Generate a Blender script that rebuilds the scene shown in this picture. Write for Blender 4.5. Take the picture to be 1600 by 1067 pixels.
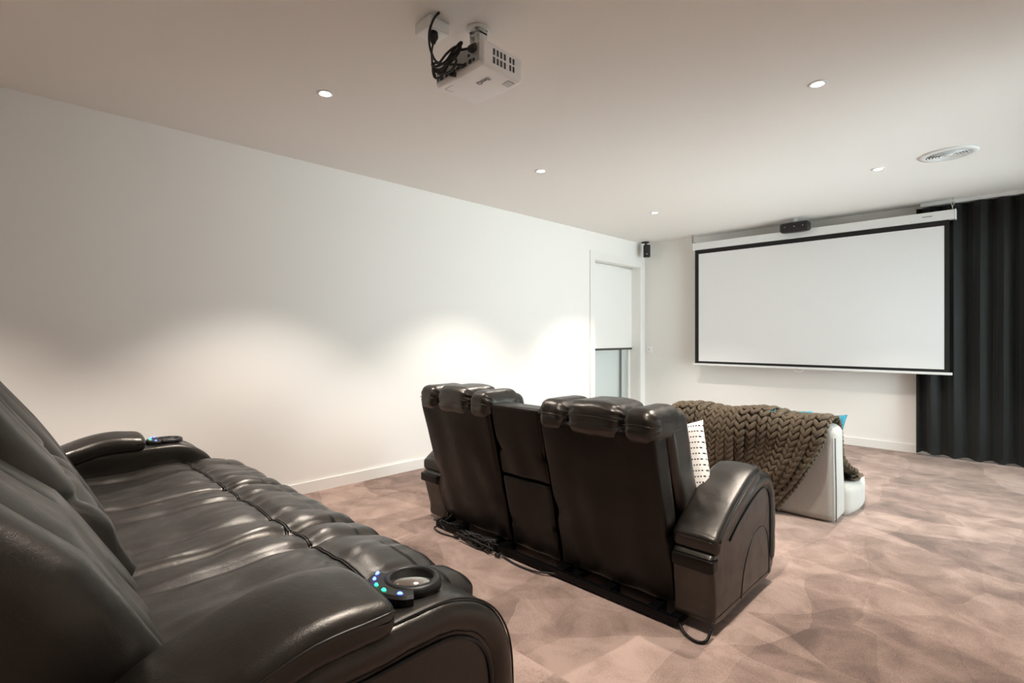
import bpy, bmesh, math, random
from mathutils import Vector, Matrix, noise
PI = math.pi
random.seed(7)
for o in list(bpy.data.objects): bpy.data.objects.remove(o)
SC = bpy.context.scene
COL = SC.collection

# ------------------------------------------------------------------ camera, world, exposure
cam_data = bpy.data.cameras.new('camera'); cam = bpy.data.objects.new('camera', cam_data); COL.objects.link(cam)
cam.location = (3.989, 0.0, 1.228); cam.rotation_euler = (PI/2, 0, math.radians(44.63))
cam_data.sensor_width = 36; cam_data.lens = 805.2/1600*36; cam_data.shift_y = -7.75/1600; cam_data.clip_start = .02
SC.camera = cam
SC.view_settings.view_transform = 'Standard'; SC.view_settings.look = 'None'
SC.view_settings.gamma = 1; SC.view_settings.use_curve_mapping = False
SC.view_settings.exposure = 1.64
W = bpy.data.worlds.new('overcast_sky'); SC.world = W; W.use_nodes = True
W.node_tree.nodes['Background'].inputs[0].default_value = (.86, .93, 1.0, 1)
W.node_tree.nodes['Background'].inputs[1].default_value = 3.3
ROOM_X, ROOM_Y0, ROOM_Y1, H = 4.75, -1.7, 6.864, 2.6
SPOT_W = 66
def portal(name, loc, rot, sx, sy):
    l = bpy.data.lights.new(name, 'AREA'); l.shape = 'RECTANGLE'; l.size = sx; l.size_y = sy
    l.cycles.is_portal = True
    o = bpy.data.objects.new(name, l); COL.objects.link(o); o.location = loc; o.rotation_euler = rot
WR = (3.3, 6.5, .05, 2.3)       # right wall opening y0,y1,z0,z1
portal('daylight_portal', (ROOM_X+.05, (WR[0]+WR[1])/2, (WR[2]+WR[3])/2), (0, PI/2, 0), WR[3]-WR[2], WR[1]-WR[0])

# ------------------------------------------------------------------ helpers
def link(name, me, parent=None):
    o = bpy.data.objects.new(name, me); COL.objects.link(o)
    if parent: o.parent = parent
    return o
def tag(o, label=None, cat=None, group=None, kind=None):
    if label: o['label'] = label
    if cat: o['category'] = cat
    if group: o['group'] = group
    if kind: o['kind'] = kind
    return o
def empty(name, loc, label, cat, group=None, rz=0):
    o = bpy.data.objects.new(name, None); COL.objects.link(o); o.location = loc; o.rotation_euler = (0, 0, rz); o.empty_display_size = .1
    return tag(o, label, cat, group)
def obj(name, bm, mat, parent=None, smooth=True):
    me = bpy.data.meshes.new(name)
    bmesh.ops.recalc_face_normals(bm, faces=bm.faces[:])
    bm.to_mesh(me); bm.free()
    if smooth:
        for p in me.polygons: p.use_smooth = True
    if mat: me.materials.append(mat)
    return link(name, me, parent)
def box(bm, x0, x1, y0, y1, z0, z1):
    v = [bm.verts.new((x, y, z)) for x in (x0, x1) for y in (y0, y1) for z in (z0, z1)]
    for f in ((0,1,3,2),(4,6,7,5),(0,4,5,1),(2,3,7,6),(0,2,6,4),(1,5,7,3)): bm.faces.new([v[i] for i in f])
def boxes(name, bl, mat, parent=None, bevel=0):
    bm = bmesh.new()
    for b in bl: box(bm, *b)
    if bevel: bmesh.ops.bevel(bm, geom=bm.edges[:], offset=bevel, segments=2, affect='EDGES', profile=.6)
    return obj(name, bm, mat, parent, smooth=False)
def lin(c):
    return tuple((x/12.92 if x <= .04045 else ((x+.055)/1.055)**2.4) for x in [k/255 for k in c])
def ss(a, b, x):
    t = min(1, max(0, (x-a)/(b-a))) if a != b else float(x > a)
    return t*t*(3-2*t)
def interp(pts, x):
    if x <= pts[0][0]: 
        a, b = pts[0], pts[1]; return a[1]+(b[1]-a[1])*(x-a[0])/(b[0]-a[0])
    for a, b in zip(pts, pts[1:]):
        if x <= b[0]: return a[1]+(b[1]-a[1])*(x-a[0])/(b[0]-a[0])
    a, b = pts[-2], pts[-1]; return a[1]+(b[1]-a[1])*(x-a[0])/(b[0]-a[0])
def axis_pts(h, r, n, m):
    c = [h-r+r*math.tan(PI/4*k/m) for k in range(1, m+1)]
    inner = [-(h-r)+2*(h-r)*k/n for k in range(n+1)]
    return [-v for v in reversed(c)]+inner+c
def cushion(bm, x0, x1, y0, y1, z0, z1, r, n=(8,8,8), m=4, deform=None):
    hx, hy, hz = (x1-x0)/2, (y1-y0)/2, (z1-z0)/2; r = min(r, hx*.98, hy*.98, hz*.98)
    cx, cy, cz = (x0+x1)/2, (y0+y1)/2, (z0+z1)/2
    A = [axis_pts(h, r, k, m) for h, k in zip((hx, hy, hz), n)]
    N = [len(a)-1 for a in A]; hs = (hx, hy, hz); V = {}
    def vert(i, j, k):
        if (i, j, k) in V: return V[i, j, k]
        p = Vector((A[0][i], A[1][j], A[2][k]))
        q = Vector([max(-(h-r), min(h-r, c)) for h, c in zip(hs, p)])
        d = p-q
        p = q+d.normalized()*r if d.length > 1e-9 else p
        x, y, z = p.x+cx, p.y+cy, p.z+cz
        if deform: x, y, z = deform(x, y, z)
        V[i, j, k] = bm.verts.new((x, y, z)); return V[i, j, k]
    for a in range(3):
        b, c = [(1,2),(0,2),(0,1)][a]
        for s in (0, N[a]):
            for i in range(N[b]):
                for j in range(N[c]):
                    idx = []
                    for di, dj in ((0,0),(1,0),(1,1),(0,1)):
                        t = [0,0,0]; t[a] = s; t[b] = i+di; t[c] = j+dj; idx.append(vert(*t))
                    bm.faces.new(idx)
def spline(pts, n=6, closed=False):
    P = [Vector(p) for p in pts]; out = []; L = len(P)
    rng = range(L) if closed else range(L-1)
    for i in rng:
        p0 = P[(i-1) % L] if closed or i > 0 else P[0]*2-P[1]
        p1 = P[i]; p2 = P[(i+1) % L]
        p3 = P[(i+2) % L] if closed or i+2 < L else P[-1]*2-P[-2]
        for k in range(n):
            t = k/n
            out.append(.5*((2*p1)+(p2-p0)*t+(2*p0-5*p1+4*p2-p3)*t*t+(3*p1-p0-3*p2+p3)*t**3))
    if not closed: out.append(P[-1])
    return out
def tube(bm, pts, r, sides=8, closed=False, flat=None):
    # flat: (axis Vector, factor) squashes the section along that axis
    P = [Vector(p) for p in pts]; n = len(P); rings = []
    T = []
    for i in range(n):
        a = P[(i-1) % n] if closed or i else P[0]; b = P[(i+1) % n] if closed or i < n-1 else P[-1]
        T.append((b-a).normalized())
    up = Vector((0, 0, 1)) if abs(T[0].z) < .9 else Vector((1, 0, 0))
    N = (up-T[0]*up.dot(T[0])).normalized()
    for i in range(n):
        N = (N-T[i]*N.dot(T[i])).normalized(); B = T[i].cross(N)
        rr = r(i/(n-1)) if callable(r) else r
        ring = []
        for k in range(sides):
            a = 2*PI*k/sides; o = (N*math.cos(a)+B*math.sin(a))*rr
            if flat: o = o-flat[0]*(o.dot(flat[0])*(1-flat[1]))
            ring.append(bm.verts.new(P[i]+o))
        rings.append(ring)
    m = n if closed else n-1
    for i in range(m):
        a, b = rings[i], rings[(i+1) % n]
        for k in range(sides): bm.faces.new((a[k], a[(k+1) % sides], b[(k+1) % sides], b[k]))
    if not closed: bm.faces.new(rings[0]); bm.faces.new(rings[-1])
def lathe(bm, prof, c=(0, 0, 0), seg=32, mat=None):
    rings = []; c = Vector(c)
    for r, z in prof:
        ring = []
        for k in range(seg):
            a = 2*PI*k/seg; v = Vector((max(r, 1e-4)*math.cos(a), max(r, 1e-4)*math.sin(a), z))
            if mat: v = mat @ v
            ring.append(bm.verts.new(c+v))
        rings.append(ring)
    for a, b in zip(rings, rings[1:]):
        for k in range(seg): bm.faces.new((a[k], a[(k+1) % seg], b[(k+1) % seg], b[k]))
    for rr, rg in ((prof[0][0], rings[0]), (prof[-1][0], rings[-1])): bm.faces.new(rg)

# ------------------------------------------------------------------ materials
class Mat:
    def __init__(s, name):
        s.m = bpy.data.materials.new(name); s.m.use_nodes = True; s.n = s.m.node_tree.nodes; s.l = s.m.node_tree.links
        s.b = s.n['Principled BSDF']
    def set(s, **k):
        for a, v in k.items(): s.b.inputs[a.replace('_', ' ')].default_value = v
        return s
    def node(s, t, **k):
        n = s.n.new(t)
        for a, v in k.items():
            if a in n.inputs: n.inputs[a].default_value = v
            else: setattr(n, a, v)
        return n
    def coord(s, scale=(1, 1, 1), out='Object', rot=(0, 0, 0)):
        tc = s.node('ShaderNodeTexCoord'); mp = s.node('ShaderNodeMapping')
        mp.inputs['Scale'].default_value = scale; mp.inputs['Rotation'].default_value = rot
        s.l.new(tc.outputs[out], mp.inputs[0]); return mp.outputs[0]
    def noise(s, vec, scale, detail=3, rough=.5, dist=0):
        n = s.node('ShaderNodeTexNoise'); n.inputs['Scale'].default_value = scale; n.inputs['Detail'].default_value = detail
        n.inputs['Roughness'].default_value = rough; n.inputs['Distortion'].default_value = dist
        s.l.new(vec, n.inputs['Vector']); return n.outputs[0]
    def ramp(s, fac, stops, interp='LINEAR'):
        r = s.node('ShaderNodeValToRGB'); e = r.color_ramp; e.interpolation = interp
        while len(e.elements) < len(stops): e.elements.new(.5)
        for el, (p, c) in zip(e.elements, stops): el.position = p; el.color = (*c, 1)
        s.l.new(fac, r.inputs[0]); return r.outputs[0]
    def bump(s, h, strength, dist=.01, chain=None):
        b = s.node('ShaderNodeBump'); b.inputs['Strength'].default_value = strength; b.inputs['Distance'].default_value = dist
        s.l.new(h, b.inputs['Height'])
        if chain: s.l.new(chain, b.inputs['Normal'])
        s.l.new(b.outputs[0], s.b.inputs['Normal']); return b.outputs[0]
def simple(name, c, rough=.5, metal=0, **k):
    return Mat(name).set(Base_Color=(*lin(c), 1), Roughness=rough, Metallic=metal, **k).m
def paint(name, c, rough=.6, b=.06):
    m = Mat(name).set(Base_Color=(*lin(c), 1), Roughness=rough)
    v = m.coord(); m.bump(m.noise(v, 260, 2), b, .001); return m.m
M = {}
M['wall'] = paint('wall_paint', (240, 237, 232), .75)
M['ceiling'] = paint('ceiling_paint', (238, 234, 229), .8)
M['trim'] = paint('gloss_trim_paint', (238, 235, 230), .35, .02)
M['white_plastic'] = simple('white_plastic', (246, 246, 246), .35)
M['white_metal'] = simple('white_powder_coat', (226, 226, 224), .4)
M['black_plastic'] = simple('black_plastic', (22, 20, 19), .45)
M['black_metal'] = simple('black_metal', (12, 12, 13), .35, .6)
M['rubber'] = simple('black_rubber', (20, 18, 18), .5)
M['chrome'] = simple('chrome', (215, 212, 206), .12, 1)
M['dark_gap'] = simple('dark_recess', (16, 16, 16), .8)
M['screen_border'] = simple('screen_black_border', (24, 21, 19), .85)
M['blind_rail_and_gap'] = simple('blind_rail_and_gap', (66, 60, 52), .5)
M['grey_panel'] = simple('grey_connector_plate', (196, 198, 198), .4)
M['mid_grey'] = simple('mid_grey_plastic', (120, 118, 114), .5)
m = Mat('screen_vinyl').set(Base_Color=(*lin((228, 227, 226)), 1), Roughness=.85); v = m.coord(); m.bump(m.noise(v, 500, 1), .05, .001); M['screen'] = m.m
m = Mat('blind_fabric').set(Base_Color=(*lin((250, 248, 244)), 1), Roughness=.9); tr_ = m.node('ShaderNodeBsdfTranslucent'); tr_.inputs[0].default_value = (.9, .86, .80, 1); mxs = m.node('ShaderNodeMixShader'); mxs.inputs[0].default_value = .12
m.l.new(m.b.outputs[0], mxs.inputs[1]); m.l.new(tr_.outputs[0], mxs.inputs[2]); m.l.new(mxs.outputs[0], m.n['Material Output'].inputs[0])
M['blind'] = m.m
# leather
def leather(name, c, rough, spec=.5):
    m = Mat(name); v = m.coord()
    big = m.noise(v, 5, 4, .6, .3)
    col = m.ramp(big, [(.3, lin(tuple(int(x*.8) for x in c))), (.7, lin(tuple(min(255, int(x*1.15)) for x in c)))])
    m.l.new(col, m.b.inputs['Base Color'])
    r = m.ramp(m.noise(v, 14, 4), [(.3, (rough-.05,)*3), (.7, (rough+.08,)*3)]); m.l.new(r, m.b.inputs['Roughness'])
    vo = m.node('ShaderNodeTexVoronoi'); vo.inputs['Scale'].default_value = 420; m.l.new(v, vo.inputs['Vector'])
    b1 = m.bump(vo.outputs['Distance'], .12, .0012)
    m.bump(m.noise(v, 22, 5, .6, .4), .22, .006, b1)
    m.b.inputs['Specular IOR Level'].default_value = spec
    m.b.inputs['Specular Tint'].default_value = (1, .93, .84, 1)
    return m.m
M['leather'] = leather('dark_brown_leather', (19, 16, 14), .34, .8)
M['leather_back'] = leather('dark_brown_vinyl', (12, 9, 8), .34, .3)
M['piping'] = simple('leather_piping', (34, 29, 26), .35)
# carpet
m = Mat('mauve_brown_carpet'); v = m.coord()
nw = m.node('ShaderNodeVectorMath', operation='ADD'); dn = m.node('ShaderNodeTexNoise'); dn.inputs['Scale'].default_value = 2.2; dn.inputs['Detail'].default_value = 3
m.l.new(v, dn.inputs['Vector']); sc_ = m.node('ShaderNodeVectorMath', operation='SCALE'); sc_.inputs['Scale'].default_value = .16
m.l.new(dn.outputs['Color'], sc_.inputs[0]); m.l.new(v, nw.inputs[0]); m.l.new(sc_.outputs[0], nw.inputs[1])
mp = m.node('ShaderNodeMapping'); mp.inputs['Scale'].default_value = (2.6, 1.15, 1); mp.inputs['Rotation'].default_value = (0, 0, .5); m.l.new(nw.outputs[0], mp.inputs[0])
vo = m.node('ShaderNodeTexVoronoi'); vo.inputs['Scale'].default_value = 1.0; m.l.new(mp.outputs[0], vo.inputs['Vector'])
mp2 = m.node('ShaderNodeMapping'); mp2.inputs['Scale'].default_value = (1.1, 3.0, 1); mp2.inputs['Rotation'].default_value = (0, 0, -.35); m.l.new(nw.outputs[0], mp2.inputs[0])
vo2 = m.node('ShaderNodeTexVoronoi'); vo2.inputs['Scale'].default_value = .9; m.l.new(mp2.outputs[0], vo2.inputs['Vector'])
sx = m.node('ShaderNodeSeparateColor'); m.l.new(vo.outputs['Color'], sx.inputs[0])
sx2 = m.node('ShaderNodeSeparateColor'); m.l.new(vo2.outputs['Color'], sx2.inputs[0])
ad = m.node('ShaderNodeMath', operation='ADD'); m.l.new(sx.outputs[0], ad.inputs[0]); m.l.new(sx2.outputs[1], ad.inputs[1])
big = m.noise(v, 5, 5, .6, .6)
mad = m.node('ShaderNodeMath', operation='MULTIPLY_ADD'); m.l.new(ad.outputs[0], mad.inputs[0]); mad.inputs[1].default_value = .24; m.l.new(big, mad.inputs[2])
fine = m.noise(v, 150, 3, .9)
mad2 = m.node('ShaderNodeMath', operation='MULTIPLY_ADD'); m.l.new(fine, mad2.inputs[0]); mad2.inputs[1].default_value = .85; m.l.new(mad.outputs[0], mad2.inputs[2])
col = m.ramp(mad2.outputs[0], [(.70, lin((98, 82, 76))), (.95, lin((138, 117, 107))), (1.0, lin((172, 149, 138)))])
# remap into ramp range
m.l.new(col, m.b.inputs['Base Color']); m.b.inputs['Roughness'].default_value = .95
CARPET_RAMP_SRC = mad2
mr = m.node('ShaderNodeMapRange'); mr.inputs['From Min'].default_value = .75; mr.inputs['From Max'].default_value = 1.50
m.l.new(mad2.outputs[0], mr.inputs[0])
rampn = [n for n in m.n if n.type == 'VALTORGB'][-1]
m.l.new(mr.outputs[0], rampn.inputs[0])
for el, p in zip(rampn.color_ramp.elements, (.12, .5, .88)): el.position = p
b1 = m.bump(fine, .5, .004); m.bump(m.noise(v, 70, 3), .25, .006, b1)
m.b.inputs['Specular IOR Level'].default_value = .15
m.b.inputs['Sheen Weight'].default_value = .25; m.b.inputs['Sheen Tint'].default_value = (.9, .75, .68, 1)
M['carpet'] = m.m
# fabrics
def fabric(name, c, c2, scale=180, bump=.35):
    m = Mat(name); v = m.coord((1, 1, 3))
    col = m.ramp(m.noise(v, scale, 3, .7), [(.3, lin(c2)), (.7, lin(c))]); m.l.new(col, m.b.inputs['Base Color'])
    m.b.inputs['Roughness'].default_value = .95; m.b.inputs['Specular IOR Level'].default_value = .1
    m.bump(m.noise(v, scale*2, 2), bump, .002); return m.m
M['grey_fabric'] = fabric('grey_linen', (192, 187, 180), (162, 157, 151))
M['grey_piping'] = simple('grey_piping', (92, 94, 98), .9)
M['knit'] = fabric('taupe_knit_wool', (116, 103, 87), (70, 61, 51), 120, .5)
M['teal'] = fabric('teal_velvet', (72, 138, 152), (38, 98, 118), 60)
m = Mat('black_curtain'); m.set(Base_Color=(*lin((47, 47, 45)), 1), Roughness=.6); m.b.inputs['Specular IOR Level'].default_value = .25
m.b.inputs['Sheen Weight'].default_value = .15; M['curtain'] = m.m
# dotted pillow
m = Mat('dotted_cotton'); v = m.coord()
sep = m.node('ShaderNodeSeparateXYZ'); m.l.new(v, sep.inputs[0])
def mth(op, a, b=None):
    n = m.node('ShaderNodeMath', operation=op)
    for i, q in enumerate((a, b)):
        if q is None: continue
        if isinstance(q, (int, float)): n.inputs[i].default_value = q
        else: m.l.new(q, n.inputs[i])
    return n.outputs[0]
zz = mth('FRACT', mth('MULTIPLY', sep.outputs[2], 38)); row = mth('FLOOR', mth('MULTIPLY', sep.outputs[2], 38))
xx = mth('FRACT', mth('ADD', mth('MULTIPLY', sep.outputs[0], 88), mth('MULTIPLY', row, .37)))
dz_ = mth('MULTIPLY', mth('SUBTRACT', zz, .5), 2.3); dx_ = mth('SUBTRACT', xx, .5)
dd = mth('SQRT', mth('ADD', mth('MULTIPLY', dz_, dz_), mth('MULTIPLY', dx_, dx_)))
dot = mth('LESS_THAN', dd, .30)
mx = m.node('ShaderNodeMix', data_type='RGBA'); m.l.new(dot, mx.inputs[0]); mx.inputs[6].default_value = (*lin((244, 240, 234)), 1); mx.inputs[7].default_value = (*lin((24, 22, 22)), 1)
m.l.new(mx.outputs[2], m.b.inputs['Base Color']); m.b.inputs['Roughness'].default_value = .9; M['dots'] = m.m
def emis(name, c, s, base=(20, 20, 20)):
    m = Mat(name).set(Base_Color=(*lin(base), 1)); m.b.inputs['Emission Color'].default_value = (*lin(c), 1); m.b.inputs['Emission Strength'].default_value = s; return m.m
M['lamp'] = emis('lamp_lens', (255, 247, 235), 14, (240, 240, 240))
M['blue_led'] = emis('blue_led', (70, 90, 255), 3.0); M['green_led'] = emis('green_led', (30, 235, 140), 2.0)
def glass(name, tint, rough=0):
    m = bpy.data.materials.new(name); m.use_nodes = True; n = m.node_tree.nodes; l = m.node_tree.links; n.clear()
    o = n.new('ShaderNodeOutputMaterial'); t = n.new('ShaderNodeBsdfTransparent'); t.inputs[0].default_value = (*tint, 1)
    g = n.new('ShaderNodeBsdfGlossy'); g.inputs['Roughness'].default_value = .02; f = n.new('ShaderNodeFresnel'); mx = n.new('ShaderNodeMixShader')
    l.new(f.outputs[0], mx.inputs[0]); l.new(t.outputs[0], mx.inputs[1]); l.new(g.outputs[0], mx.inputs[2]); l.new(mx.outputs[0], o.inputs[0]); return m
M['glass'] = glass('window_glass', (.93, .97, .95))
m = Mat('frosted_glass').set(Base_Color=(*lin((176, 180, 174)), 1), Roughness=.25); m.b.inputs['Transmission Weight'].default_value = .35; m.b.inputs['Roughness'].default_value = .6
M['frosted'] = m.m

# ------------------------------------------------------------------ room shell
def struct(name, bl, mat, parent=None, bevel=0):
    o = boxes(name, bl, mat, parent, bevel)
    if not parent: o['kind'] = 'structure'
    return o
X1, Y0, Y1 = ROOM_X, ROOM_Y0, ROOM_Y1
RISER = .19; RY = 1.222
WY0, WY1, WZ = 5.572, 6.706, 2.243
struct('floor', [(-.4, X1+.4, Y0-.3, Y1+.4, -.1, 0)], M['carpet'])
fr = struct('floor_riser', [(0, X1, Y0, RY, 0, RISER)], M['carpet'], None, 0)
fr.name = 'floor_step'
fr.data.transform(Matrix())
struct('ceiling', [(-.3, X1+.3, Y0-.3, Y1+.3, H, H+.12)], M['ceiling'])
struct('wall_left', [(-.3, 0, Y0-.3, WY0, 0, H), (-.3, 0, WY1, Y1, 0, H), (-.3, 0, WY0, WY1, WZ, H)], M['wall'])
CX0 = 3.262   # far-wall opening starts
struct('wall_far', [(-.3, CX0, Y1, Y1+.25, 0, H), (CX0, X1-.1, Y1, Y1+.25, 2.35, H), (X1-.1, X1+.3, Y1, Y1+.25, 0, H)], M['wall'])
struct('wall_right', [(X1, X1+.2, Y0-.3, WR[0], 0, H), (X1, X1+.2, WR[1], Y1, 0, H), (X1, X1+.2, WR[0], WR[1], WR[3], H), (X1, X1+.2, WR[0], WR[1], 0, WR[2])], M['wall'])
struct('wall_back', [(-.3, X1+.3, Y0-.2, Y0, 0, H)], M['wall'])
def base(name, b): struct(name, [b], M['trim'])
base('baseboard_left', (0, .016, RY, WY0-.11, 0, .088))
base('baseboard_far', (.016, CX0, Y1-.016, Y1, 0, .088))
base('baseboard_riser', (0, .016, Y0, RY, RISER, RISER+.088))
bpy.data.objects['baseboard_riser'].name = 'baseboard_step'
# left wall window with blind
struct('trim_1', [(0, .018, WY0-.10, WY0, 0, 2.348), (0, .018, WY0, WY1, WZ, 2.348), (0, .018, WY1, WY1+.10, 0, 2.348)], M['trim'])
w = tag(bpy.data.objects.new('window_1', None), kind='structure'); COL.objects.link(w); w.location = (-.15, (WY0+WY1)/2, 0)
def lw(bl): return [(a-(-.15), b+.15, c-w.location.y, d-w.location.y, e, f) for a, b, c, d, e, f in bl]
struct('window_frame', lw([(-.21, -.155, WY0, WY0+.045, 0, WZ), (-.21, -.155, WY1-.045, WY1, 0, WZ), (-.21, -.155, WY0, WY1, WZ-.045, WZ), (-.21, -.155, WY0, WY1, 0, .06)]), M['trim'], w)
struct('mullion', lw([(-.21, -.155, 6.463, 6.478, .06, WZ-.045)]), M['mid_grey'], w)
struct('pane', lw([(-.19, -.182, WY0+.045, 6.463, .06, WZ-.045), (-.19, -.182, 6.478, WY1-.045, .06, WZ-.045)]), M['frosted'], w)
struct('jamb', lw([(-.3, -.001, WY1-.004, WY1, 0, WZ), (-.3, -.001, WY0, WY0+.004, 0, WZ), (-.3, -.001, WY0, WY1, WZ-.004, WZ)]), M['trim'], w)
bl = empty('roller_blind', (-.13, 5.75, 1.04), 'white roller blind pulled halfway down over the corner window', 'blind')
boxes('blind_sheet', [(-.002, 0, -.165, .952, .02, 1.17)], M['blind'], bl)
boxes('bottom_rail', [(-.008, .006, -.170, .952, -.004, .024)], M['blind_rail_and_gap'], bl)
boxes('gap_shade_strip', [(-.012, .008, -.176, -.166, -1.0, 1.2)], M['blind_rail_and_gap'], bl)  # dark strip stands in for the shaded gap at the blind's left edge
bm = bmesh.new(); tube(bm, [(-.012, -.165, 1.18), (-.012, .952, 1.18)], .018, 12); obj('roller_tube', bm, M['blind'], bl)
# far window behind the curtain
w2 = tag(bpy.data.objects.new('window_2', None), kind='structure'); COL.objects.link(w2); w2.location = (CX0, Y1, 0)
wl = X1-.1-CX0
struct('window_frame', [(0, .05, .05, .12, .0, 2.35), (wl-.05, wl, .05, .12, 0, 2.35), (0, wl, .05, .12, 0, .05), (0, wl, .05, .12, 2.3, 2.35), (wl/2-.03, wl/2+.03, .05, .12, .05, 2.3)], M['trim'], w2)
struct('pane', [(.05, wl/2-.03, .08, .088, .05, 2.3), (wl/2+.03, wl-.05, .08, .088, .05, 2.3)], M['glass'], w2)
struct('trim_2', [(CX0, X1-.1, Y1-.03, Y1+.05, 0, .028)], M['trim'])
# right window (out of frame): the room's daylight
w3 = tag(bpy.data.objects.new('window_3', None), kind='structure'); COL.objects.link(w3); w3.location = (X1, WR[0], 0)
L3 = WR[1]-WR[0]
struct('window_frame', [(.06, .14, 0, .05, WR[2], WR[3]), (.06, .14, L3-.05, L3, WR[2], WR[3]), (.06, .14, 0, L3, WR[2], WR[2]+.05), (.06, .14, 0, L3, WR[3]-.05, WR[3]), (.06, .14, L3/2-.03, L3/2+.03, WR[2], WR[3])], M['trim'], w3)
struct('pane', [(.09, .098, .05, L3-.05, WR[2]+.05, WR[3]-.05)], M['glass'], w3)

# ------------------------------------------------------------------ downlights
def downlight(x, y, label):
    t = empty('downlight', (x, y, H), label, 'downlight', 'recessed downlights in the ceiling')
    bm = bmesh.new(); lathe(bm, [(.030, .0), (.030, -.004), (.044, -.005), (.047, -.002), (.047, 0)], seg=32); obj('trim_ring', bm, M['white_metal'], t)
    bm = bmesh.new(); lathe(bm, [(.0, -.0035), (.031, -.0035), (.031, -.001), (0, -.001)], seg=24); obj('lens', bm, M['lamp'], t)
    l = bpy.data.lights.new('downlight_beam', 'SPOT'); l.energy = SPOT_W; l.color = (1, .915, .83); l.spot_size = math.radians(95); l.spot_blend = .5; l.shadow_soft_size = .03
    o = bpy.data.objects.new('downlight_beam', l); COL.objects.link(o); o.parent = t; o.location = (0, 0, -.012)
for x, y, lb in ((1.195, 1.33, 'round recessed ceiling downlight left of the projector, nearest to camera on the left side'),
                 (1.159, 3.206, 'round recessed ceiling downlight, middle of the three along the left wall'),
                 (1.107, 5.167, 'small round ceiling downlight by the left wall, nearest the window'),
                 (3.205, 3.158, 'large bright ceiling downlight right of the projector, above the open carpet'),
                 (3.158, 5.109, 'round ceiling downlight just left of the round air vent'),
                 (3.2, 1.30, 'ceiling downlight above the near sofa, right of the projector, outside the frame'),
                 (1.2, -.55, 'ceiling downlight behind the near sofa by the left wall, outside the frame')):
    downlight(x, y, lb)

# ------------------------------------------------------------------ recliner sofas
def puff3(x, edges, amp, sharp=.5):
    for a, b in zip(edges, edges[1:]):
        if a <= x <= b:
            u = 2*(x-a)/(b-a)-1
            return amp*(1-abs(u)**2.6)**sharp
    return 0
def wr(p, s, a): return a*(noise.noise(Vector(p)*s))
def ridge(p, s, a):
    n = noise.noise(Vector(p)*s); return a*(1-abs(n)*2.2)
def arm_profile(kind):
    if kind == 'near':
        pts = [(.04,.03),(.0,.10),(-.01,.28),(.02,.40),(.10,.465),(.2,.505),(.3,.53),(.4,.530),(.5,.532),(.58,.528),(.65,.502),(.705,.455),(.74,.385),(.75,.29),(.748,.15),(.735,.06),(.68,.03),(.36,.03)]
    else:
        pts = [(.04,.04),(.02,.12),(.005,.24),(.0,.31),(.09,.385),(.18,.44),(.28,.487),(.38,.527),(.47,.555),(.56,.568),(.64,.555),(.695,.515),(.73,.45),(.742,.37),(.742,.28),(.735,.15),(.70,.06),(.64,.04),(.34,.04)]
    return spline([(0, a, b) for a, b in pts], 4, True)
def inset(P, d):
    n = len(P); out = []
    for i in range(n):
        t = (P[(i+1) % n]-P[i-1]).normalized(); nrm = Vector((0, t.z, -t.y))
        out.append(P[i]+nrm*d)
    return out
def extr(bm, P, x0, x1, r, taper=0, zb=.3, lean=0):
    # rounded extrusion of the closed profile along x. Profile runs clockwise seen from +x, so +normal points in
    c = sum(P, Vector())/len(P)
    test = inset(P, .01); sgn = 1 if sum((a-c).length for a in test) < sum((a-c).length for a in P) else -1
    st = []
    for k in range(6): a = PI/2*k/5; st.append((x0+r*(1-math.sin(a)), r*(1-math.cos(a))))
    st = [(x0, r+.012)] + [(x0, r)] + [(x0+r*(1-math.cos(PI/2*k/5)), r*(1-math.sin(PI/2*k/5))) for k in range(1, 6)]
    st += [(x0+(x1-x0)*k/4, 0) for k in range(1, 4)]
    st += [(x1-r*(1-math.cos(PI/2*k/5)), r*(1-math.sin(PI/2*k/5))) for k in range(5, 0, -1)] + [(x1, r)] + [(x1, r+.012)]
    rings = []
    for x, d in st:
        Q = inset(P, sgn*d)
        ring = []
        for q in Q:
            xx = x
            if taper: xx += taper*max(0, (zb-q.z))
            ring.append(bm.verts.new((xx, q.y, q.z)))
        rings.append(ring)
    n = len(P)
    for a, b in zip(rings, rings[1:]):
        for k in range(n): bm.faces.new((a[k], a[(k+1) % n], b[(k+1) % n], b[k]))
    bm.faces.new(rings[0]); bm.faces.new(rings[-1])
    return sgn
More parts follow.
